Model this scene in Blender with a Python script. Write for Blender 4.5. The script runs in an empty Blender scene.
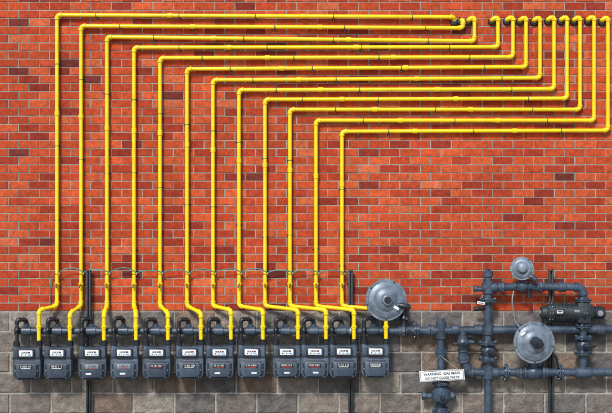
import bpy, bmesh, math, random
from mathutils import Vector, Matrix, noise
random.seed(11)
ZC=2.30; DIST=12.0
def P(px,py,d=0.0):
    k=(DIST-d)/DIST
    return Vector(((px-306)/100*k, -d, ZC+(206.5-py)/100*k))
# ---------------------------------------------------------------- materials
def newmat(name):
    m=bpy.data.materials.new(name); m.use_nodes=True
    nt=m.node_tree; b=nt.nodes['Principled BSDF']; return m,nt,b
def paint(name,col,col2=None,rough=0.45,metal=0.0,scale=9,bump=0.15,bscale=120,spec=0.5,rand=0.0,dirt=None,dpos=0.60):
    m,nt,b=newmat(name); N=nt.nodes; L=nt.links
    if col2 is None: col2=tuple(c*0.7 for c in col)
    tc=N.new('ShaderNodeTexCoord')
    n=N.new('ShaderNodeTexNoise'); n.inputs['Scale'].default_value=scale; n.inputs['Detail'].default_value=5; n.inputs['Roughness'].default_value=0.65
    L.new(tc.outputs['Object'],n.inputs['Vector'])
    r=N.new('ShaderNodeValToRGB'); r.color_ramp.elements[0].position=0.35; r.color_ramp.elements[1].position=0.65
    r.color_ramp.elements[0].color=(*col2,1); r.color_ramp.elements[1].color=(*col,1)
    L.new(n.outputs['Fac'],r.inputs['Fac'])
    out=r.outputs['Color']
    if dirt:
        n3=N.new('ShaderNodeTexNoise'); n3.inputs['Scale'].default_value=scale*3.7; n3.inputs['Detail'].default_value=6; n3.inputs['Roughness'].default_value=0.75
        L.new(tc.outputs['Object'],n3.inputs['Vector'])
        r3=N.new('ShaderNodeValToRGB'); r3.color_ramp.elements[0].position=dpos; r3.color_ramp.elements[1].position=dpos+0.10
        L.new(n3.outputs['Fac'],r3.inputs['Fac'])
        mx=N.new('ShaderNodeMix'); mx.data_type='RGBA'
        L.new(r3.outputs['Color'],mx.inputs[0]); L.new(out,mx.inputs[6]); mx.inputs[7].default_value=(*dirt,1)
        out=mx.outputs[2]
    if rand:
        oi=N.new('ShaderNodeObjectInfo'); mr=N.new('ShaderNodeMapRange')
        mr.inputs['To Min'].default_value=1-rand; mr.inputs['To Max'].default_value=1+rand
        L.new(oi.outputs['Random'],mr.inputs['Value'])
        vm=N.new('ShaderNodeVectorMath'); vm.operation='SCALE'
        L.new(out,vm.inputs[0]); L.new(mr.outputs[0],vm.inputs['Scale']); out=vm.outputs[0]
    L.new(out,b.inputs['Base Color'])
    mr2=N.new('ShaderNodeMapRange'); mr2.inputs['To Min'].default_value=max(0.05,rough-0.12); mr2.inputs['To Max'].default_value=rough+0.15
    L.new(n.outputs['Fac'],mr2.inputs['Value']); L.new(mr2.outputs[0],b.inputs['Roughness'])
    b.inputs['Metallic'].default_value=metal
    b.inputs['Specular IOR Level'].default_value=spec
    if bump>0:
        n2=N.new('ShaderNodeTexNoise'); n2.inputs['Scale'].default_value=bscale; n2.inputs['Detail'].default_value=2
        L.new(tc.outputs['Object'],n2.inputs['Vector'])
        bp=N.new('ShaderNodeBump'); bp.inputs['Strength'].default_value=bump; bp.inputs['Distance'].default_value=0.003
        L.new(n2.outputs['Fac'],bp.inputs['Height']); L.new(bp.outputs['Normal'],b.inputs['Normal'])
    return m
def masonry(name,att,scale,dark,bump,rough=0.9,speck=(0.09,0.04,0.03)):
    m,nt,b=newmat(name); N=nt.nodes; L=nt.links
    a=N.new('ShaderNodeAttribute'); a.attribute_name=att
    tc=N.new('ShaderNodeTexCoord')
    n=N.new('ShaderNodeTexNoise'); n.inputs['Scale'].default_value=scale; n.inputs['Detail'].default_value=6; n.inputs['Roughness'].default_value=0.7
    L.new(tc.outputs['Object'],n.inputs['Vector'])
    mr=N.new('ShaderNodeMapRange'); mr.inputs['From Min'].default_value=0.3; mr.inputs['From Max'].default_value=0.7
    mr.inputs['To Min'].default_value=dark; mr.inputs['To Max'].default_value=1.25
    L.new(n.outputs['Fac'],mr.inputs['Value'])
    n4=N.new('ShaderNodeTexNoise'); n4.inputs['Scale'].default_value=0.9; n4.inputs['Detail'].default_value=3
    L.new(tc.outputs['Object'],n4.inputs['Vector'])
    mr4=N.new('ShaderNodeMapRange'); mr4.inputs['From Min'].default_value=0.3; mr4.inputs['From Max'].default_value=0.7
    mr4.inputs['To Min'].default_value=0.80; mr4.inputs['To Max'].default_value=1.12
    L.new(n4.outputs['Fac'],mr4.inputs['Value'])
    mu=N.new('ShaderNodeMath'); mu.operation='MULTIPLY'; L.new(mr.outputs[0],mu.inputs[0]); L.new(mr4.outputs[0],mu.inputs[1])
    vm=N.new('ShaderNodeVectorMath'); vm.operation='SCALE'; L.new(a.outputs['Color'],vm.inputs[0]); L.new(mu.outputs[0],vm.inputs['Scale'])
    sp=N.new('ShaderNodeTexNoise'); sp.inputs['Scale'].default_value=scale*6; sp.inputs['Detail'].default_value=2
    L.new(tc.outputs['Object'],sp.inputs['Vector'])
    rr=N.new('ShaderNodeValToRGB'); rr.color_ramp.elements[0].position=0.57; rr.color_ramp.elements[1].position=0.69
    L.new(sp.outputs['Fac'],rr.inputs['Fac'])
    f=N.new('ShaderNodeMath'); f.operation='MULTIPLY'; f.inputs[1].default_value=0.6; L.new(rr.outputs['Color'],f.inputs[0])
    mx=N.new('ShaderNodeMix'); mx.data_type='RGBA'; L.new(f.outputs[0],mx.inputs[0]); L.new(vm.outputs[0],mx.inputs[6]); mx.inputs[7].default_value=(*speck,1)
    L.new(mx.outputs[2],b.inputs['Base Color'])
    b.inputs['Roughness'].default_value=rough; b.inputs['Specular IOR Level'].default_value=0.2
    bp=N.new('ShaderNodeBump'); bp.inputs['Strength'].default_value=bump; bp.inputs['Distance'].default_value=0.004
    L.new(sp.outputs['Fac'],bp.inputs['Height']); L.new(bp.outputs['Normal'],b.inputs['Normal'])
    return m
M_YEL=paint('yellow_paint',(0.92,0.68,0.008),(0.84,0.58,0.006),rough=0.30,scale=6,bump=0.05,dirt=(0.58,0.39,0.02),dpos=.64)
M_IRON=paint('blue_grey_painted_iron',(0.060,0.092,0.135),(0.024,0.040,0.062),rough=0.36,scale=9,bump=0.3,dirt=(0.13,0.16,0.19))
M_BLACK=paint('black_iron',(0.018,0.022,0.028),(0.008,0.010,0.013),rough=0.35,scale=14,bump=0.3,dirt=(0.05,0.055,0.06))
M_STRUT=paint('dark_strut_steel',(0.030,0.042,0.048),(0.014,0.020,0.024),rough=0.45,scale=8,dirt=(0.07,0.08,0.08))
M_CLAMP=paint('clamp_steel',(0.22,0.16,0.05),(0.10,0.08,0.04),rough=0.5,scale=20,bump=0)
M_ALU=paint('grey_cast_aluminium',(0.23,0.28,0.34),(0.11,0.145,0.185),rough=0.38,metal=0.2,scale=10,bump=0.3,dirt=(0.07,0.08,0.10))
M_MET=paint('meter_grey_paint',(0.078,0.110,0.155),(0.044,0.064,0.093),rough=0.38,scale=8,bump=0.2,rand=0.22,dirt=(0.13,0.16,0.19))
M_METD=paint('meter_dark_paint',(0.026,0.034,0.046),(0.015,0.020,0.028),rough=0.36,scale=8,bump=0.2,rand=0.15)
M_WHITE=paint('white_plate',(0.78,0.80,0.80),(0.62,0.65,0.66),rough=0.4,scale=30,bump=0.0)
M_INK=paint('black_ink',(0.02,0.02,0.022),rough=0.5,bump=0.0)
M_RED=paint('red_label',(0.5,0.04,0.03),rough=0.5,bump=0.0)
M_BLUE=paint('cyan_lens',(0.10,0.42,0.62),(0.06,0.3,0.5),rough=0.2,bump=0.0)
M_GREEN=paint('green_wire_sleeve',(0.03,0.30,0.24),rough=0.4,bump=0.0)
M_GALV=paint('galvanised_steel',(0.36,0.40,0.43),(0.22,0.25,0.28),rough=0.4,metal=0.5,scale=25,bump=.1)
M_BRASS=paint('brass',(0.45,0.28,0.08),(0.28,0.17,0.05),rough=0.35,metal=0.8,scale=20,bump=0)
M_MORT=paint('mortar',(0.40,0.42,0.36),(0.21,0.225,0.20),rough=0.95,scale=5,bump=0.5,bscale=150,spec=0.1,dirt=(0.16,0.13,0.11),dpos=.58)
M_MORTB=paint('block_mortar',(0.40,0.39,0.36),(0.25,0.24,0.22),rough=0.95,scale=14,bump=0.5,bscale=150,spec=0.1)
M_BRICK=masonry('red_brick','tone',18,0.60,0.6)
M_BLOCK=masonry('split_face_block','tone',14,0.55,1.0,speck=(0.06,0.052,0.05))
M_GRAVEL=paint('gravel',(0.30,0.28,0.25),(0.12,0.11,0.10),rough=0.95,scale=25,bump=1.0,bscale=60)
# ---------------------------------------------------------------- builder
class B:
    def __init__(s,name):
        s.name=name; s.bm=bmesh.new(); s.mats=[]
    def mi(s,m):
        if m not in s.mats: s.mats.append(m)
        return s.mats.index(m)
    def ring(s,c,u,v,r,n,ph=0):
        return [s.bm.verts.new(c+u*(r*math.cos(2*math.pi*i/n+ph))+v*(r*math.sin(2*math.pi*i/n+ph))) for i in range(n)]
    def skin(s,rings,m,cap=True):
        k=s.mi(m)
        for a,b in zip(rings,rings[1:]):
            n=len(a)
            for i in range(n):
                f=s.bm.faces.new((a[i],a[(i+1)%n],b[(i+1)%n],b[i])); f.material_index=k; f.smooth=True
        if cap:
            for rg in (rings[0],rings[-1]):
                f=s.bm.faces.new(rg); f.material_index=k
    def lathe(s,o,ax,prof,m,n=24,ph=0):
        ax=Vector(ax).normalized(); o=Vector(o)
        t=Vector((0,0,1)) if abs(ax.z)<0.9 else Vector((1,0,0))
        u=ax.cross(t).normalized(); v=ax.cross(u)
        s.skin([s.ring(o+ax*t_,u,v,max(r,1e-4),n,ph) for t_,r in prof],m)
    def cyl(s,a,b,r,m,n=20,bev=0.0):
        a=Vector(a);b=Vector(b);L=(b-a).length
        e=min(bev if bev else r*0.12,L*0.3)
        s.lathe(a,b-a,[(0,r-e),(e,r),(L-e,r),(L,r-e)],m,n)
    def hexn(s,a,b,r,m,n=6): s.cyl(a,b,r,m,n,r*0.1)
    def box(s,c,size,m,bev=0.004,rot=None):
        c=Vector(c)
        r=bmesh.ops.create_cube(s.bm,size=1)
        vs=r['verts']
        for v in vs: v.co=Vector((v.co.x*size[0],v.co.y*size[1],v.co.z*size[2]))
        fs=set(f for v in vs for f in v.link_faces)
        if bev>0:
            es=list(set(e for v in vs for e in v.link_edges))
            rr=bmesh.ops.bevel(s.bm,geom=es,offset=bev,segments=2,profile=0.5,affect='EDGES')
            fs=set(rr['faces'])|set(f for f in fs if f.is_valid)
            vs=set(v for f in fs for v in f.verts)
            fs=set(f for v in vs for f in v.link_faces)
        k=s.mi(m)
        for f in fs: f.material_index=k; f.smooth=True
        for v in set(v for f in fs for v in f.verts):
            co=v.co
            if rot is not None: co=rot@co
            v.co=co+c
    def prism(s,outline,y0,y1,m,bev=0.006):
        n=len(outline)
        cx=sum(p[0] for p in outline)/n; cz=sum(p[1] for p in outline)/n
        def rg(y,ins):
            out=[]
            for x,z in outline:
                d=math.hypot(x-cx,z-cz); q=(d-ins)/d
                out.append(s.bm.verts.new((cx+(x-cx)*q,y,cz+(z-cz)*q)))
            return out
        sg=1 if y1>y0 else -1
        s.skin([rg(y0,bev),rg(y0+sg*bev,0),rg(y1-sg*bev,0),rg(y1-sg*bev*0.3,bev*0.35),rg(y1,bev)],m)
    def path(s,pts,fr):
        pts=[Vector(p) for p in pts]; out=[pts[0]]; arcs=[]
        for i in range(1,len(pts)-1):
            p,a,b=pts[i],pts[i-1],pts[i+1]
            da=(a-p);db=(b-p); r=min(fr,da.length*0.48,db.length*0.48)
            A=p+da.normalized()*r;Bp=p+db.normalized()*r
            arc=[]
            for j in range(7):
                t=j/6; arc.append(A*(1-t)**2+p*(2*t*(1-t))+Bp*t*t)
            out+=arc; arcs.append(arc)
        out.append(pts[-1]); return out,arcs
    def sweep(s,pts,r,m,n=14):
        T=[]
        for i in range(len(pts)):
            a=pts[max(i-1,0)];b=pts[min(i+1,len(pts)-1)]; T.append((b-a).normalized())
        t=Vector((0,1,0)) if abs(T[0].y)<0.9 else Vector((1,0,0))
        u=T[0].cross(t).normalized(); rings=[]
        for p,tt in zip(pts,T):
            u=(u-tt*u.dot(tt)).normalized(); v=tt.cross(u); rings.append(s.ring(p,u,v,r,n))
        s.skin(rings,m)
    def pipe(s,pts,r,m,fr=0.04,fit=None,n=14):
        pp,arcs=s.path(pts,fr); s.sweep(pp,r,m,n)
        if fit:
            for arc in arcs:
                s.sweep(arc,r*1.18,fit,n)
                for e,d in ((arc[0],arc[0]-arc[1]),(arc[-1],arc[-1]-arc[-2])):
                    d=d.normalized(); s.cyl(e-d*r*0.3,e+d*r*0.45,r*1.36,fit,n)
    def flange(s,c,ax,r,m,th=0.012,bolts=8,gap=0.004):
        ax=Vector(ax).normalized(); c=Vector(c)
        s.cyl(c-ax*(th+gap/2),c-ax*(gap/2),r,m,28,0.002); s.cyl(c+ax*(gap/2),c+ax*(th+gap/2),r,m,28,0.002)
        s.cyl(c-ax*gap,c+ax*gap,r*0.7,M_BLACK,20)
        t=Vector((0,0,1)) if abs(ax.z)<0.9 else Vector((1,0,0)); u=ax.cross(t).normalized(); v=ax.cross(u)
        for i in range(bolts):
            a=2*math.pi*(i+.5)/bolts; q=c+u*(r*.8*math.cos(a))+v*(r*.8*math.sin(a))
            s.hexn(q-ax*(th+0.010),q+ax*(th+0.010),r*0.12,M_GALV if i%2 else m)
    def ballvalve(s,c,ax,r,m,hd=(0,-1,0),hm=None,lev=None):
        ax=Vector(ax).normalized(); c=Vector(c)
        s.lathe(c-ax*r*1.9,ax,[(0,r*1.25),(r*.5,r*1.3),(r*.55,r*1.05),(r*1.1,r*1.45),(r*1.9,r*1.7),(r*2.7,r*1.45),(r*3.25,r*1.05),(r*3.3,r*1.3),(r*3.8,r*1.25)],m,18)
        hd=Vector(hd); s.cyl(c+hd*r*1.2,c+hd*r*2.5,r*0.5,m,12); s.hexn(c+hd*r*2.4,c+hd*r*2.8,r*0.6,hm or m)
        if lev: s.box(c+hd*r*2.7+Vector(lev)*0.5,(abs(lev[0])+r*.7,r*.35+abs(lev[1]),abs(lev[2])+r*.7),hm or m,0.002)
    def union(s,c,ax,r,m):
        ax=Vector(ax).normalized(); c=Vector(c)
        s.cyl(c-ax*r*1.3,c-ax*r*.3,r*1.35,m,16); s.cyl(c-ax*r*.45,c+ax*r*.6,r*1.65,m,8); s.cyl(c+ax*r*.5,c+ax*r*1.2,r*1.3,m,16)
    def done(s,parent=None,ang=32):
        bmesh.ops.recalc_face_normals(s.bm,faces=s.bm.faces)
        me=bpy.data.meshes.new(s.name); s.bm.to_mesh(me); s.bm.free()
        for m in s.mats: me.materials.append(m)
        me.set_sharp_from_angle(angle=math.radians(ang))
        o=bpy.data.objects.new(s.name,me); bpy.context.collection.objects.link(o)
        if parent: o.parent=parent
        return o
X=Vector((1,0,0));Y=Vector((0,1,0));Z=Vector((0,0,1))
def empty(name):
    o=bpy.data.objects.new(name,None); bpy.context.collection.objects.link(o); return o
# ---------------------------------------------------------------- masonry walls
ZB=ZC+(206.5-311)/100    # brick / block boundary
def masonry_mesh(name,mat,cells,joint,ch,proud,colf,parent,grid=None,disp=0):
    bm=bmesh.new(); cl=bm.loops.layers.float_color.new('tone')
    for (x0,x1,z0,z1) in cells:
        zt=z1
        j=joint/2; x0+=j+random.uniform(-.0014,.0014);x1-=j+random.uniform(-.0014,.0014);z0+=j+random.uniform(-.0010,.0010);z1-=j+random.uniform(-.0010,.0010)
        pr=proud+random.uniform(-.0016,.0016); col=colf(zt)
        tx=random.uniform(-.0010,.0010)
        fs=[]
        if not grid:
            o=[(x0,z0),(x1,z0),(x1,z1),(x0,z1)]
            i_=[(x0+ch,z0+ch),(x1-ch,z0+ch),(x1-ch,z1-ch),(x0+ch,z1-ch)]
            A=[bm.verts.new((x,0.004,z)) for x,z in o]
            C=[bm.verts.new((x,-pr+ch*.8,z)) for x,z in o]
            D=[bm.verts.new((x,-pr+tx*(1 if k in(0,3) else -1),z)) for k,(x,z) in enumerate(i_)]
            for k in range(4):
                l=(k+1)%4
                fs.append(bm.faces.new((A[k],A[l],C[l],C[k]))); fs.append(bm.faces.new((C[k],C[l],D[l],D[k])))
            fs.append(bm.faces.new(D))
        else:
            nx,nz=grid; nx=max(2,round(nx*(x1-x0)/.4))
            seed=Vector((random.random()*50,random.random()*50,0))
            V=[]
            for b in range(nz+1):
                row=[]
                for a in range(nx+1):
                    x=x0+(x1-x0)*a/nx; z=z0+(z1-z0)*b/nz
                    ed=min(x-x0,x1-x,z-z0,z1-z)
                    h=pr+(noise.noise(Vector((x*14,z*14,0))+seed)*disp+noise.noise(Vector((x*45,z*45,3))+seed)*disp*.5) if ed>1e-6 else pr-0.010
                    row.append(bm.verts.new((x,-h,z)))
                V.append(row)
            for b in range(nz):
                for a in range(nx): fs.append(bm.faces.new((V[b][a],V[b][a+1],V[b+1][a+1],V[b+1][a])))
            per=[V[0][a] for a in range(nx+1)]+[V[b][nx] for b in range(1,nz+1)]+[V[nz][a] for a in range(nx-1,-1,-1)]+[V[b][0] for b in range(nz-1,0,-1)]
            bk=[bm.verts.new((v.co.x,0.004,v.co.z)) for v in per]
            for k in range(len(per)):
                l=(k+1)%len(per); fs.append(bm.faces.new((bk[k],bk[l],per[l],per[k])))
        for f in fs:
            for lp in f.loops: lp[cl]=(*col,1)
    bmesh.ops.recalc_face_normals(bm,faces=bm.faces)
    me=bpy.data.meshes.new(name); bm.to_mesh(me); bm.free(); me.materials.append(mat)
    ob=bpy.data.objects.new(name,me); bpy.context.collection.objects.link(ob); ob.parent=parent; return ob
wall=empty('brick_wall')
BW,BH=0.206,0.0813
cells=[]
r=0; z=ZB
while z<5.6:
    x=-6.2+(BW/2 if r%2 else 0)+0.03
    while x<6.2: cells.append((x,x+BW,z,z+BH)); x+=BW
    z+=BH; r+=1
pal=[((0.51,0.073,0.023),34),((0.57,0.096,0.031),24),((0.45,0.056,0.020),22),((0.37,0.043,0.018),11),((0.27,0.033,0.019),6),((0.17,0.030,0.022),1.5),((0.60,0.13,0.05),4)]
def bcol(z):
    c=random.choices([p[0] for p in pal],[p[1] for p in pal])[0]; q=random.uniform(.88,1.12)
    return tuple(v*q for v in c)
masonry_mesh('bricks',M_BRICK,cells,0.0092,0.003,0.005,bcol,wall)
b=B('mortar_bed'); b.box((0,0.15,(ZB+5.6)/2),(12.6,0.298,5.6-ZB),M_MORT,0); o=b.done(wall)
base=empty('concrete_block_wall')
cells=[]; BLW,BLH=0.411,0.2055
z=ZB; r=0
while z>0.02:
    x=-6.3+(BLW/2 if r%2 else 0)+0.055
    while x<6.2: cells.append((x,x+BLW,max(z-BLH,0),z)); x+=BLW
    z-=BLH; r+=1
pal2=[((0.195,0.168,0.146),30),((0.245,0.212,0.180),24),((0.155,0.142,0.134),22),((0.215,0.160,0.125),14),((0.30,0.265,0.225),8)]
def kcol(z):
    c=random.choices([p[0] for p in pal2],[p[1] for p in pal2])[0]; q=random.uniform(.88,1.1)
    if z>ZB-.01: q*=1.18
    return tuple(v*q for v in c)
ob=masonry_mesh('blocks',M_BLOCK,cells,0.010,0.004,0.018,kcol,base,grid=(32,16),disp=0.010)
b=B('mortar_bed'); b.box((0,0.141,ZB/2-0.001),(12.6,0.30,ZB-0.002),M_MORTB,0); b.done(base)
# ground
b=B('ground')
k=b.mi(M_GRAVEL); vs=[b.bm.verts.new(p) for p in ((-300,-300,0),(300,-300,0),(300,300,0),(-300,300,0))]; b.bm.faces.new(vs).material_index=k; b.done()
# ---------------------------------------------------------------- yellow pipes
LX=[57,81,107,134,160,187,213,239,265,290,316,342]
LY=[15,26,37,47.5,58,69,80,90,99.5,109.5,120.5,131.5]
RX=[453,463,474.5,498,513,526,540,554,567,580,594,608]
RY=[17,28,41,47,57,67,78,89,98.5,109.5,120.5,130.5]
MX=[28,59,93,125,157,190,220,252,287,315,343,375]
R=0.0195; DP=0.052; DM=0.20
def lerp(p,q,t): return p+(q-p)*t
for i in range(12):
    b=B('yellow_gas_pipe')
    lx,ly,rx,ry=LX[i],LY[i],RX[i],RY[i]
    ox=MX[i]+11
    top=18+random.uniform(-.5,.5)
    sx=rx-6.0
    if i==0:
        pts=[P(rx+1,21.5,0.0),P(rx+1,17,DP)]
    elif i==1: pts=[P(rx-2,21,0),P(rx,20,DP),P(rx,ry,DP)]
    else:
        pts=[P(sx,top+3,0.0),P(sx,top+1.5,DP),P(rx,top-1,DP),P(rx,ry,DP)]
    sleeve=pts[0]
    pts+= [P(lx,ly,DP),P(lx,306,DP+.005),P(ox,309+ (1 if abs(ox-lx)>14 else 4),DM),P(ox,341,DM)]
    n0=len(pts)-4
    b.pipe(pts,R,M_YEL,fr=0.038,fit=M_YEL)
    b.lathe(sleeve+Vector((-.004,-0.004,-.008)),(0,-1,0),[(0,0.040),(0.008,0.040),(0.014,0.036),(0.030,0.034),(0.032,0.026)],M_BLACK,20)
    H0,H1=pts[n0-1],pts[n0]
    L=(H1-H0).length
    for t in ([0.36,0.72] if L>2.5 else [0.5]):
        t+=random.uniform(-.03,.03); c=lerp(H0,H1,t); ax=(H1-H0).normalized()
        b.cyl(c-ax*.026,c+ax*.026,R*1.28,M_YEL,16)
    V0,V1=pts[n0],pts[n0+1]
    c=lerp(V0,V1,0.32+random.uniform(-.02,.02)); b.cyl(c-Z*.024,c+Z*.024,R*1.25,M_YEL,16)
    cl=B('pipe_clamps')
    nc=max(3,int(L/0.75))
    for j in range(nc):
        t=(j+.5)/nc+random.uniform(-.01,.01); c=lerp(H0,H1,t); ax=(H1-H0).normalized()
        cl.cyl(c-ax*.005,c+ax*.005,R*1.16,M_CLAMP,16); cl.box(c+Vector((0,DP/2+.004,-0.0)),(0.014,DP-.01,0.016),M_STRUT,0.001)
        cl.box((c.x,-0.010,c.z-.005),(0.02,0.006,0.065),M_STRUT,0.001); cl.hexn((c.x,-0.010,c.z-.03),(c.x,-0.02,c.z-.03),.006,M_GALV)
    for py in range(int(ly)+50+ (i%3)*4,270,78):
        c=P(lx,py+random.uniform(-3,3),DP)
        cl.cyl(c-Z*.005,c+Z*.005,R*1.16,M_CLAMP,16); cl.box(c+Vector((0,DP/2+.004,0)),(0.016,DP-.01,0.014),M_STRUT,0.001)
        cl.box((c.x,-0.010,c.z),(0.065,0.006,0.018),M_STRUT,0.001)
    c=P(lx,284,DP); b.ballvalve(c,Z,R*.82,M_YEL,hd=(0,-1,0),hm=M_BRASS)
    cl.box(c+Vector((0.0,-0.055,-0.012)),(0.014,0.008,0.055),M_BRASS,.002,Matrix.Rotation(random.uniform(-.3,.3),3,'Y'))
    b.union(P(ox,327,DM),Z,R*.9,M_YEL)
    g=P(lx,274,DP); cl.cyl(g-Z*.006,g+Z*.006,R*1.35,M_BRASS,14); cl.box(g+Vector((0.026,-.012,0)),(0.018,0.02,0.018),M_BRASS,.002)
    py=b.done(); cl.done(py)
# grounding wire
b=B('grounding_wire')
pts=[]
for i,x in enumerate(LX):
    g=P(x+2.6,273,DP+.02)
    pts.append(g)
    if i<11:
        nx=LX[i+1]; am=random.uniform(2.0,5.5)
        for t in (0.12,0.3,0.6,0.85):
            pts.append(P(x+2.6+(nx-x)*t,273-am*math.sin(math.pi*t)**.6+random.uniform(-.6,.6),DP+.03))
pts.append(P(347,274,DP+.01))
pp,_=b.path(pts,0.05); b.sweep(pp,0.0045,M_GREEN,8)
pp,_=b.path([P(54,273,.06),P(51,276,.05),P(50,290,.03),P(50,312,.03)],0.03); b.sweep(pp,0.0042,M_GREEN,8)
b.done()
# ---------------------------------------------------------------- posts
def post(px,topy):
    b=B('support_post'); t=P(px,topy,.055); w=0.045
    b.box((t.x,-.058,t.z/2),(w,0.006,t.z),M_STRUT,.001)
    for s_ in (-1,1): b.box((t.x+s_*(w/2-.003),-.0765,t.z/2),(0.006,0.031,t.z),M_STRUT,.001); b.box((t.x+s_*(w/2-.0095),-.0945,t.z/2),(0.013,0.005,t.z),M_STRUT,.001)
    b.box((t.x,-.076,t.z+.006),(w+.006,.05,.01),M_STRUT,.003)
    b.box((t.x,-.06,.005),(.14,.12,.01),M_STRUT,.002)
    for k in range(int(t.z/0.1)):
        b.cyl((t.x,-.0555,t.z-.05-k*.1),(t.x,-.0615,t.z-.05-k*.1),.008,M_BLACK,10)
    for zz in (t.z-.12,t.z-1.05):
        if zz>0.1: b.box((t.x,-.04,zz),(.07,.03,.04),M_STRUT,.003)
    b.done()
post(89,271); post(350.5,271); post(550.5,271)
# ---------------------------------------------------------------- meter manifold
DH=.135
b=B('meter_manifold_pipe')
b.cyl(P(17,331,DH),P(401,331,DH),.034,M_IRON,22)
b.cyl(P(15,331,DH),P(19,331,DH),.046,M_IRON,20)
for i,cx in enumerate(MX):
    rx=cx-1.5
    b.cyl(P(rx-5,331,DH),P(rx+5,331,DH),.045,M_IRON,20)
    ty=319.5+random.uniform(-.8,.8)
    b.pipe([P(rx,331,DH),P(rx,ty,DH),P(rx-4,ty-1,DM-.02),P(cx-11,ty,DM),P(cx-11,342,DM)],.0175,M_BLACK,fr=.03,fit=M_BLACK)
    b.cyl(P(rx,327.5,DH),P(rx,324,DH),.030,M_IRON,16)
    b.ballvalve(P(cx-11,330,DM),Z,.016,M_BLACK,hd=(0,-1,0),hm=M_IRON)
for x in (89,350.5):
    c=P(x,331,DH); b.cyl(c-X*.012,c+X*.012,.040,M_GALV,20)
    b.box(c+Vector((0,.028,-.045)),(.12,.012,.035),M_STRUT,.002)
b.done()
# ---------------------------------------------------------------- meters
def rrect(w,h,r,cx=0,cz=0,seg=5,rb=None):
    rb=rb if rb is not None else r; out=[]
    for (sx,sz,a0,rr) in ((1,1,0,r),(-1,1,90,r),(-1,-1,180,rb),(1,-1,270,rb)):
        for k in range(seg+1):
            a=math.radians(a0+90*k/seg)
            out.append((cx+sx*(w/2-rr)+rr*math.cos(a),cz+sz*(h/2-rr)+rr*math.sin(a)) if False else (cx+sx*(w/2-rr)+rr*math.cos(a),cz+sz*(h/2-rr)+rr*math.sin(a)))
    return out
def meter_mesh(seed):
    rnd=random.Random(seed)
    b=B('gas_meter')
    b.prism(rrect(.262,.235,.03,0,-.035,rb=.06),.075,-.055,M_MET,.012)
    b.prism(rrect(.275,.250,.034,0,-.033,rb=.066),.006,-.010,M_METD,.003)
    b.prism(rrect(.252,.10,.022,0,.105),.070,-.062,M_MET,.014)
    b.prism(rrect(.262,.016,.006,0,.060),.074,-.066,M_METD,.003)
    b.prism(rrect(.222,.160,.02,0,-.060,rb=.05),-.050,-.070,M_METD,.006)
    b.prism(rrect(.198,.138,.02,0,-.060,rb=.044),-.066,-.092,M_MET,.014)
    for sx in (-1,1):
        for zz in (-.125,-.06,.005):
            b.hexn((sx*.103*(1 if zz>-.1 else .8),-.066,zz),(sx*.103*(1 if zz>-.1 else .8),-.078,zz),.006,M_GALV)
    b.prism(rrect(.160,.088,.012,0,.100),-.055,-.085,M_METD,.006)
    b.prism(rrect(.126,.056,.008,0,.104),-.080,-.0885,M_WHITE,.002)
    b.box((0,-.0895,.113),(.080,.003,.014),M_INK,.0005)
    for k in range(5): b.box((-.032+k*.016,-.0915,.113),(.008,.002,.009),M_WHITE if k<4 else M_RED,.0003)
    b.cyl((-.038,-.088,.091),(-.038,-.0905,.091),.006,M_INK,14); b.cyl((.0,-.088,.091),(.0,-.0905,.091),.006,M_GALV,14)
    b.box((.034,-.0895,.091),(.030,.003,.008),M_BLUE,.0003)
    t=rnd.random()
    b.box((0.0,-.0935,-.022),(.120,.003,.040),M_INK if t<.6 else M_GALV,.0005)
    for k in range(14):
        if rnd.random()<.8: b.box((-.048+k*.0074,-.0955,-.018),(rnd.choice([.002,.0035]),.002,.018),M_WHITE if t<.6 else M_INK,.0)
    b.box((0,-.0955,-.036),(.09,.002,.005),M_RED if t>.3 else M_WHITE,0)
    if t>.4: b.box((rnd.uniform(-.03,.03),-.0935,-.09),(.05,.003,.016),M_WHITE,.0005)
    for sx in (-1,1):
        b.cyl((sx*.105,0,.145),(sx*.105,0,.178),.027,M_MET,18); b.cyl((sx*.105,0,.166),(sx*.105,0,.200),.034,M_BLACK,8,.003); b.cyl((sx*.105,0,.198),(sx*.105,0,.218),.025,M_BLACK,16)
    b.cyl((0,0,.15),(0,0,.160),.018,M_METD,14)
    return b
for i,cx in enumerate(MX):
    b=meter_mesh(i+3); o=b.done()
    o.location=P(cx,363.4-(i*0.18),DM); o.rotation_euler=(0,random.uniform(-.014,.014),random.uniform(-.06,.06)); o.scale=(1.05,1.03,1.04)
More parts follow.
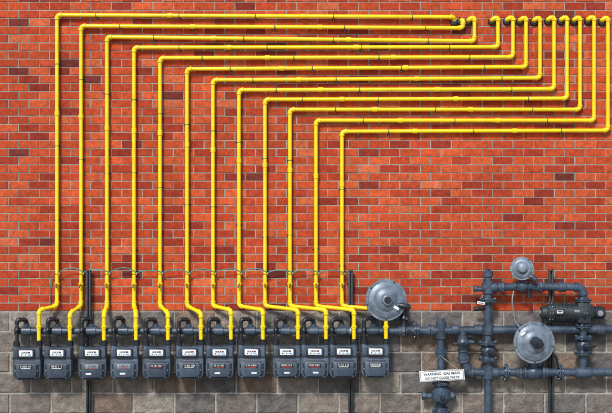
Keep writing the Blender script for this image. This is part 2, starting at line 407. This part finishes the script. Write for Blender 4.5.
# ---------------------------------------------------------------- diaphragm regulators
def regulator_head(b,c,ax,r,m,bolts=12,depth=.06,cap=.3):
    c=Vector(c); ax=Vector(ax).normalized()
    b.lathe(c-ax*depth,ax,[(0,r*.35),(depth*.3,r*.55),(depth*.75,r*.86),(depth*.9,r*.9)],m,36)
    b.lathe(c-ax*.010,ax,[(0,r-.002),(.002,r),(.0095,r),(.010,r-.003),(.0102,r-.003),(.0108,r),(.019,r),(.021,r-.002)],m,44)
    b.lathe(c+ax*.010,ax,[(0,r*.88),(depth*.15,r*.86),(depth*.30,r*.74),(depth*.38,r*.62),(depth*.36,r*.56),(depth*.45,r*.50),(depth*.62,r*.40),(depth*.64,r*cap*1.1),(depth*1.0,r*cap),(depth*1.05,r*cap*.8)],m,44)
    t=Vector((0,0,1)) if abs(ax.z)<.9 else X; u=ax.cross(t).normalized(); v=ax.cross(u)
    for i in range(bolts):
        a=2*math.pi*(i+.5)/bolts; q=c+u*(r*.935*math.cos(a))+v*(r*.935*math.sin(a))
        b.hexn(q-ax*.016,q+ax*.019,max(.0045,r*.04),M_BLACK if i%3==0 else M_GALV)
    for i in range(8):
        a=2*math.pi*i/8; d=u*math.cos(a)+v*math.sin(a)
        b.cyl(c+d*r*.55+ax*(.010+depth*.32),c+d*r*.80+ax*(.010+depth*.20),r*.022,m,8)
b=B('service_regulator')
c=P(386,300,.20); ax=Vector((.12,-1,.05)).normalized()
regulator_head(b,c,ax,.205,M_ALU,14,.085,.24)
b.cyl(c+ax*.09,c+ax*.104,.036,M_METD,20)
b.box(c+ax*.048+Vector((.09,0,-.075)),(.06,.003,.028),M_WHITE,.0005,Matrix.Rotation(math.radians(30),3,'Y'))
b.cyl(c-ax*.08,c-ax*.13,.05,M_BLACK,18)
b.pipe([P(386,300,.075),P(404,306,.10),P(404,331,DH)],.028,M_BLACK,fr=.05,fit=M_BLACK)
b.ballvalve(P(404,318,.12),Z,.026,M_BLACK,hd=(.3,-.95,0),hm=M_IRON)
b.lathe(P(398,305,.22),(1,-.1,-.15),[(0,.02),(.03,.028),(.10,.028),(.12,.02),(.13,.02)],M_METD,18)
b.done()
# ---------------------------------------------------------------- right hand station
DS=.16
def pipecyl(b,a,c,r,m=M_IRON): b.cyl(a,c,r,m,24)
b=B('gas_main_pipe')
pipecyl(b,P(401,331,DH),P(640,329,DH),.043)
b.flange(P(416,330.5,DH),X,.082,M_IRON); b.flange(P(430,330.3,DH),X,.062,M_IRON,bolts=6)
b.union(P(403,331,DH),X,.036,M_IRON)
for x in (455,478,520,600): b.cyl(P(x-4,329.6,DH),P(x+4,329.6,DH),.053,M_IRON,22)
b.box(P(408,331,DH)+Vector((0,-.05,0)),(.05,.02,.04),M_BLACK,.003)
b.done()
b=B('gas_riser_pipe')
pipecyl(b,P(441,322,DH),Vector((P(441,0,DH).x,-DH,0)),.036)
b.cyl(P(441,321,DH),P(441,339,DH),.052,M_IRON,22); b.cyl(P(441,318,DH),P(441,324,DH),.040,M_IRON,6)
b.union(P(441,352,DH),Z,.036,M_IRON)
b.done()
b=B('plug_valve')
c=P(441,396,DH)
b.lathe(c-Z*.13,Z,[(0,.07),(.018,.07),(.02,.048),(.05,.06),(.08,.092),(.13,.104),(.18,.092),(.21,.06),(.235,.048),(.237,.07),(.255,.07)],M_IRON,28)
b.flange(P(441,383,DH),Z,.088,M_IRON)
b.cyl(c-Y*.08,c-Y*.14,.05,M_IRON,24); b.hexn(c-Y*.14,c-Y*.165,.03,M_BLACK); b.box(c-Y*.17,(.028,.03,.028),M_BLACK,.003)
b.cyl(c-X*.09,c-X*.17,.030,M_IRON,18); b.cyl(c-X*.15,c-X*.19,.042,M_IRON,8)
b.cyl(c+X*.06,c+X*.13,.042,M_IRON,20); b.cyl(c+X*.11,c+X*.145,.033,M_BLACK,6)
b.flange(c-Z*.15,Z,.088,M_IRON)
b.done()
# sign
sg=empty('warning_sign')
b=B('sign_plate'); c=P(442,375.5,.235)
rot=Matrix.Rotation(math.radians(-3),3,'Y')@Matrix.Rotation(math.radians(-12),3,'X')
b.box(c,(.44,.004,.105),M_WHITE,.0015,rot)
b.box(c+rot@Vector((0,-.004,.045)),(.425,.002,.004),M_INK,0,rot); b.box(c+rot@Vector((0,-.004,-.045)),(.425,.002,.004),M_INK,0,rot)
for s_ in (-1,1): b.box(c+rot@Vector((s_*.21,-.004,0)),(.004,.002,.085),M_INK,0,rot)
b.box(c+Vector((0,.03,0)),(.03,.05,.05),M_STRUT,.002)
b.pipe([c+rot@Vector((-.17,-.004,.045)),c+Vector((-.05,.03,.16)),P(441,356,DH+.04)],.003,M_GALV,fr=.02,n=6)
b.pipe([c+rot@Vector((.17,-.004,.045)),c+Vector((.05,.03,.14)),P(441,356,DH+.04)],.003,M_GALV,fr=.02,n=6)
b.done(sg)
for txt,dz,sz in (('WARNING  GAS MAIN',.006,.036),('DO NOT CLOSE VALVE',-.034,.032)):
    cu=bpy.data.curves.new('sign_text','FONT'); cu.body=txt; cu.size=sz; cu.align_x='CENTER'; cu.extrude=.0004; cu.offset=.0010
    t=bpy.data.objects.new('sign_text_curve',cu); bpy.context.collection.objects.link(t)
    bpy.context.view_layer.update()
    me=bpy.data.meshes.new_from_object(t.evaluated_get(bpy.context.evaluated_depsgraph_get()))
    bpy.data.objects.remove(t)
    me.materials.clear(); me.materials.append(M_INK)
    o=bpy.data.objects.new('sign_text',me); bpy.context.collection.objects.link(o); o.parent=sg
    mm=rot.to_4x4()@Matrix.Rotation(math.radians(90),4,'X'); mm.translation=c+rot@Vector((0,-.0035,dz)); o.matrix_world=mm
b=B('regulator_station_riser')
gx=P(488,0,DS).x
pipecyl(b,P(488,273,DS),Vector((gx,-DS,0)),.037)
b.cyl(P(488,271,DS),P(488,277,DS),.050,M_IRON,22); b.hexn(P(488,269,DS),P(488,272,DS),.028,M_IRON)
b.cyl(P(488,281,DS),P(488,294,DS),.052,M_IRON,22); b.cyl(P(482,287.5,DS),P(497,287.5,DS),.050,M_IRON,22)
b.flange(P(488,300,DS),Z,.088,M_IRON)
b.cyl(P(488,323,DS),P(488,335,DS),.052,M_IRON,22)
b.ballvalve(P(488,350.5,DS),Z,.040,M_IRON,hd=(0,-1,0),hm=M_BLACK)
b.flange(P(488,343,DS),Z,.094,M_IRON); b.flange(P(488,359,DS),Z,.094,M_IRON)
b.cyl(P(488,366,DS),P(488,379,DS),.053,M_IRON,22)
b.box(P(481,303,DS+.09),(.075,.003,.026),M_WHITE,.0005,Matrix.Rotation(math.radians(8),3,'Y'))
b.box(P(481,303,DS+.0925),(.05,.0015,.006),M_INK,0,Matrix.Rotation(math.radians(8),3,'Y'))
b.cyl(P(476,289,DS),P(484,289,DS),.024,M_IRON,16); b.hexn(P(473.5,289,DS),P(477,289,DS),.034,M_IRON)
b.cyl(P(474,309,DS),P(484,308,DS),.020,M_BLACK,16)
b.done()
b=B('upper_gas_line')
b.pipe([P(488,287,DS),P(583,287,DS),P(583,372,DS)],.037,M_IRON,fr=.07,fit=M_IRON,n=22)
b.union(P(502,287,DS),X,.035,M_IRON); b.union(P(540,287,DS),X,.035,M_IRON)
b.cyl(P(558,287,DS),P(566,287,DS),.048,M_IRON,22)
b.flange(P(583,300,DS),Z,.08,M_IRON); b.flange(P(583,326,DS),Z,.08,M_IRON)
b.ballvalve(P(583,345,DS),Z,.038,M_IRON,hd=(0,-1,0),hm=M_BLACK,lev=(.09,0,0))
b.flange(P(583,337.5,DS),Z,.085,M_IRON); b.flange(P(583,353,DS),Z,.085,M_IRON)
b.done()
b=B('pressure_regulator')
c=P(522,286,DS)
b.lathe(c-X*.085,X,[(0,.048),(.02,.048),(.03,.040),(.06,.062),(.085,.068),(.11,.062),(.14,.040),(.15,.048),(.17,.048)],M_IRON,22)
b.cyl(c,c+Z*.09,.036,M_IRON,20)
b.pipe([c+Z*.07,P(522,268,DS),P(522,268,DS+.07)],.030,M_IRON,fr=.04,n=16)
regulator_head(b,P(522,268.5,DS+.09),(-.1,-1,.1),.115,M_ALU,10,.06,.34)
b.lathe(P(530,275,DS+.09),(.9,-.2,-.8),[(0,.02),(.03,.026),(.07,.026),(.085,.016)],M_IRON,16)
b.cyl(P(529,290,DS+.05),P(529,298,DS+.05),.022,M_BLACK,14)
b.done()
b=B('rotary_gas_meter')
c=P(571,312.5,DS+.01)
b.lathe(c-X*.30,X,[(0,.05),(.008,.062),(.055,.066),(.065,.078),(.08,.086),(.082,.097),(.10,.097),(.102,.088),(.13,.088),(.132,.095),(.145,.095),(.147,.088),(.17,.088),(.172,.095),(.185,.095),(.187,.088),(.21,.088),(.212,.095),(.225,.095),(.227,.088),(.25,.088),(.252,.095),(.265,.095),(.267,.088),(.30,.088),(.302,.095),(.315,.095),(.317,.088),(.35,.088),(.352,.095),(.365,.095),(.367,.088),(.41,.088),(.412,.099),(.43,.099),(.432,.088),(.50,.078),(.52,.062),(.525,.03)],M_STRUT,36)
b.box(P(583,312.5,DS+.01),(.13,.15,.20),M_STRUT,.012)
for a in range(8):
    an=2*math.pi*a/8; q=c+Vector((0,math.cos(an),math.sin(an)))*.088
    b.hexn(q-X*.225,q-X*.19,.008,M_GALV); b.hexn(q+X*.105,q+X*.14,.008,M_GALV)
b.box(c+Vector((-.13,-.094,.012)),(.10,.02,.055),M_METD,.004); b.box(c+Vector((-.13,-.105,.014)),(.06,.003,.028),M_WHITE,.0005); b.box(c+Vector((-.13,-.107,.018)),(.045,.002,.010),M_INK,0)
b.box(c+Vector((.04,-.093,.02)),(.05,.004,.022),M_GALV,.001)
b.lathe(c+X*.215,X,[(0,.05),(.02,.064),(.10,.064),(.115,.05)],M_METD,24)
b.cyl(c+Vector((.27,-.055,.0)),c+Vector((.27,-.085,.0)),.04,M_METD,20)
b.cyl(c+Vector((.27,-.084,.0)),c+Vector((.27,-.088,.0)),.028,M_GALV,20)
b.cyl(c+Vector((-.30,0,0)),c+Vector((-.315,0,0)),.028,M_GALV,16)
b.done()
b=B('lower_gas_line')
pipecyl(b,P(467,372.5,DS),P(640,372.5,DS),.040)
for x in (495,545,600): b.cyl(P(x-3.5,372.5,DS),P(x+3.5,372.5,DS),.052,M_IRON,22)
b.flange(P(506,372.5,DS),X,.086,M_IRON); b.union(P(520,372.5,DS),X,.036,M_IRON)
b.cyl(P(575,372.5,DS),P(591,372.5,DS),.054,M_IRON,22); b.flange(P(560,372.5,DS),X,.08,M_IRON)
b.done()
b=B('bypass_line')
b.pipe([P(463,329,DH),P(463,345,DS),P(463,356,DS),P(468,372.5,DS),P(476,372.5,DS)],.040,M_IRON,fr=.06,fit=M_IRON,n=20)
b.ballvalve(P(463,343,DS),Z,.038,M_IRON,hd=(0,-1,0),hm=M_BLACK,lev=(-.10,0,0))
b.union(P(463.5,358,DS),Z,.037,M_IRON)
b.cyl(P(474,342,DS),P(464,342,DS),.02,M_IRON,14)
b.pipe([P(463,336,DS+.03),P(474,337,DS+.03),P(478,345,DS+.02),P(488,345,DS)],.010,M_BLACK,fr=.03,n=10)
b.done()
b=B('main_pressure_regulator')
c=P(533.5,372.5,DS)
b.lathe(c-X*.10,X,[(0,.075),(.018,.075),(.02,.045),(.05,.06),(.08,.072),(.10,.075),(.12,.072),(.15,.06),(.18,.045),(.182,.075),(.20,.075)],M_IRON,26)
b.cyl(c,c+Z*.13,.05,M_IRON,22)
b.pipe([c+Z*.10,P(534,344,DS),P(534,344,DS+.05)],.045,M_IRON,fr=.06,n=20)
regulator_head(b,P(534,342.5,DS+.11),(.10,-1,.06),.205,M_ALU,14,.085,.26)
b.lathe(P(535,342,DS+.17),(.35,-1,-.15),[(0,.055),(.07,.05),(.075,.036),(.11,.034),(.115,.02)],M_METD,22)
b.box(P(523,334,DS+.168),(.05,.003,.022),M_WHITE,.0005,Matrix.Rotation(math.radians(-35),3,'Y'))
b.pipe([P(548,352,DS+.08),P(556,356,DS+.06),P(558,366,DS+.02),P(558,372,DS)],.010,M_BLACK,fr=.03,n=10)
b.pipe([P(522,330,DS+.08),P(515,322,DS+.05),P(512,300,DS+.05),P(514,289,DS)],.007,M_GALV,fr=.03,n=8)
b.done()
# ---------------------------------------------------------------- camera, light
cam=bpy.data.cameras.new('Camera'); co=bpy.data.objects.new('Camera',cam); bpy.context.collection.objects.link(co)
co.location=(0,-DIST,ZC); co.rotation_euler=(math.radians(90),0,0)
cam.sensor_width=36; cam.lens=36*DIST/6.12; cam.clip_end=1000
bpy.context.scene.camera=co
EL=math.radians(40); AZ=math.radians(-18)
sd=Vector((math.sin(AZ)*math.cos(EL),-math.cos(AZ)*math.cos(EL),math.sin(EL)))
su=bpy.data.lights.new('sun','SUN'); su.energy=3.3; su.angle=math.radians(11); su.color=(1,.97,.93)
so=bpy.data.objects.new('sun',su); bpy.context.collection.objects.link(so); so.location=sd*20
so.rotation_euler=sd.to_track_quat('Z','Y').to_euler()
w=bpy.data.worlds.new('World'); bpy.context.scene.world=w; w.use_nodes=True
nt=w.node_tree; bg=nt.nodes['Background']; sk=nt.nodes.new('ShaderNodeTexSky'); sk.sky_type='NISHITA'; sk.sun_disc=False
sk.sun_elevation=EL; sk.sun_rotation=math.atan2(sd.x,sd.y)
nt.links.new(sk.outputs['Color'],bg.inputs['Color']); bg.inputs['Strength'].default_value=0.15
sc=bpy.context.scene; sc.view_settings.view_transform='Standard'; sc.view_settings.look='None'; sc.view_settings.exposure=0
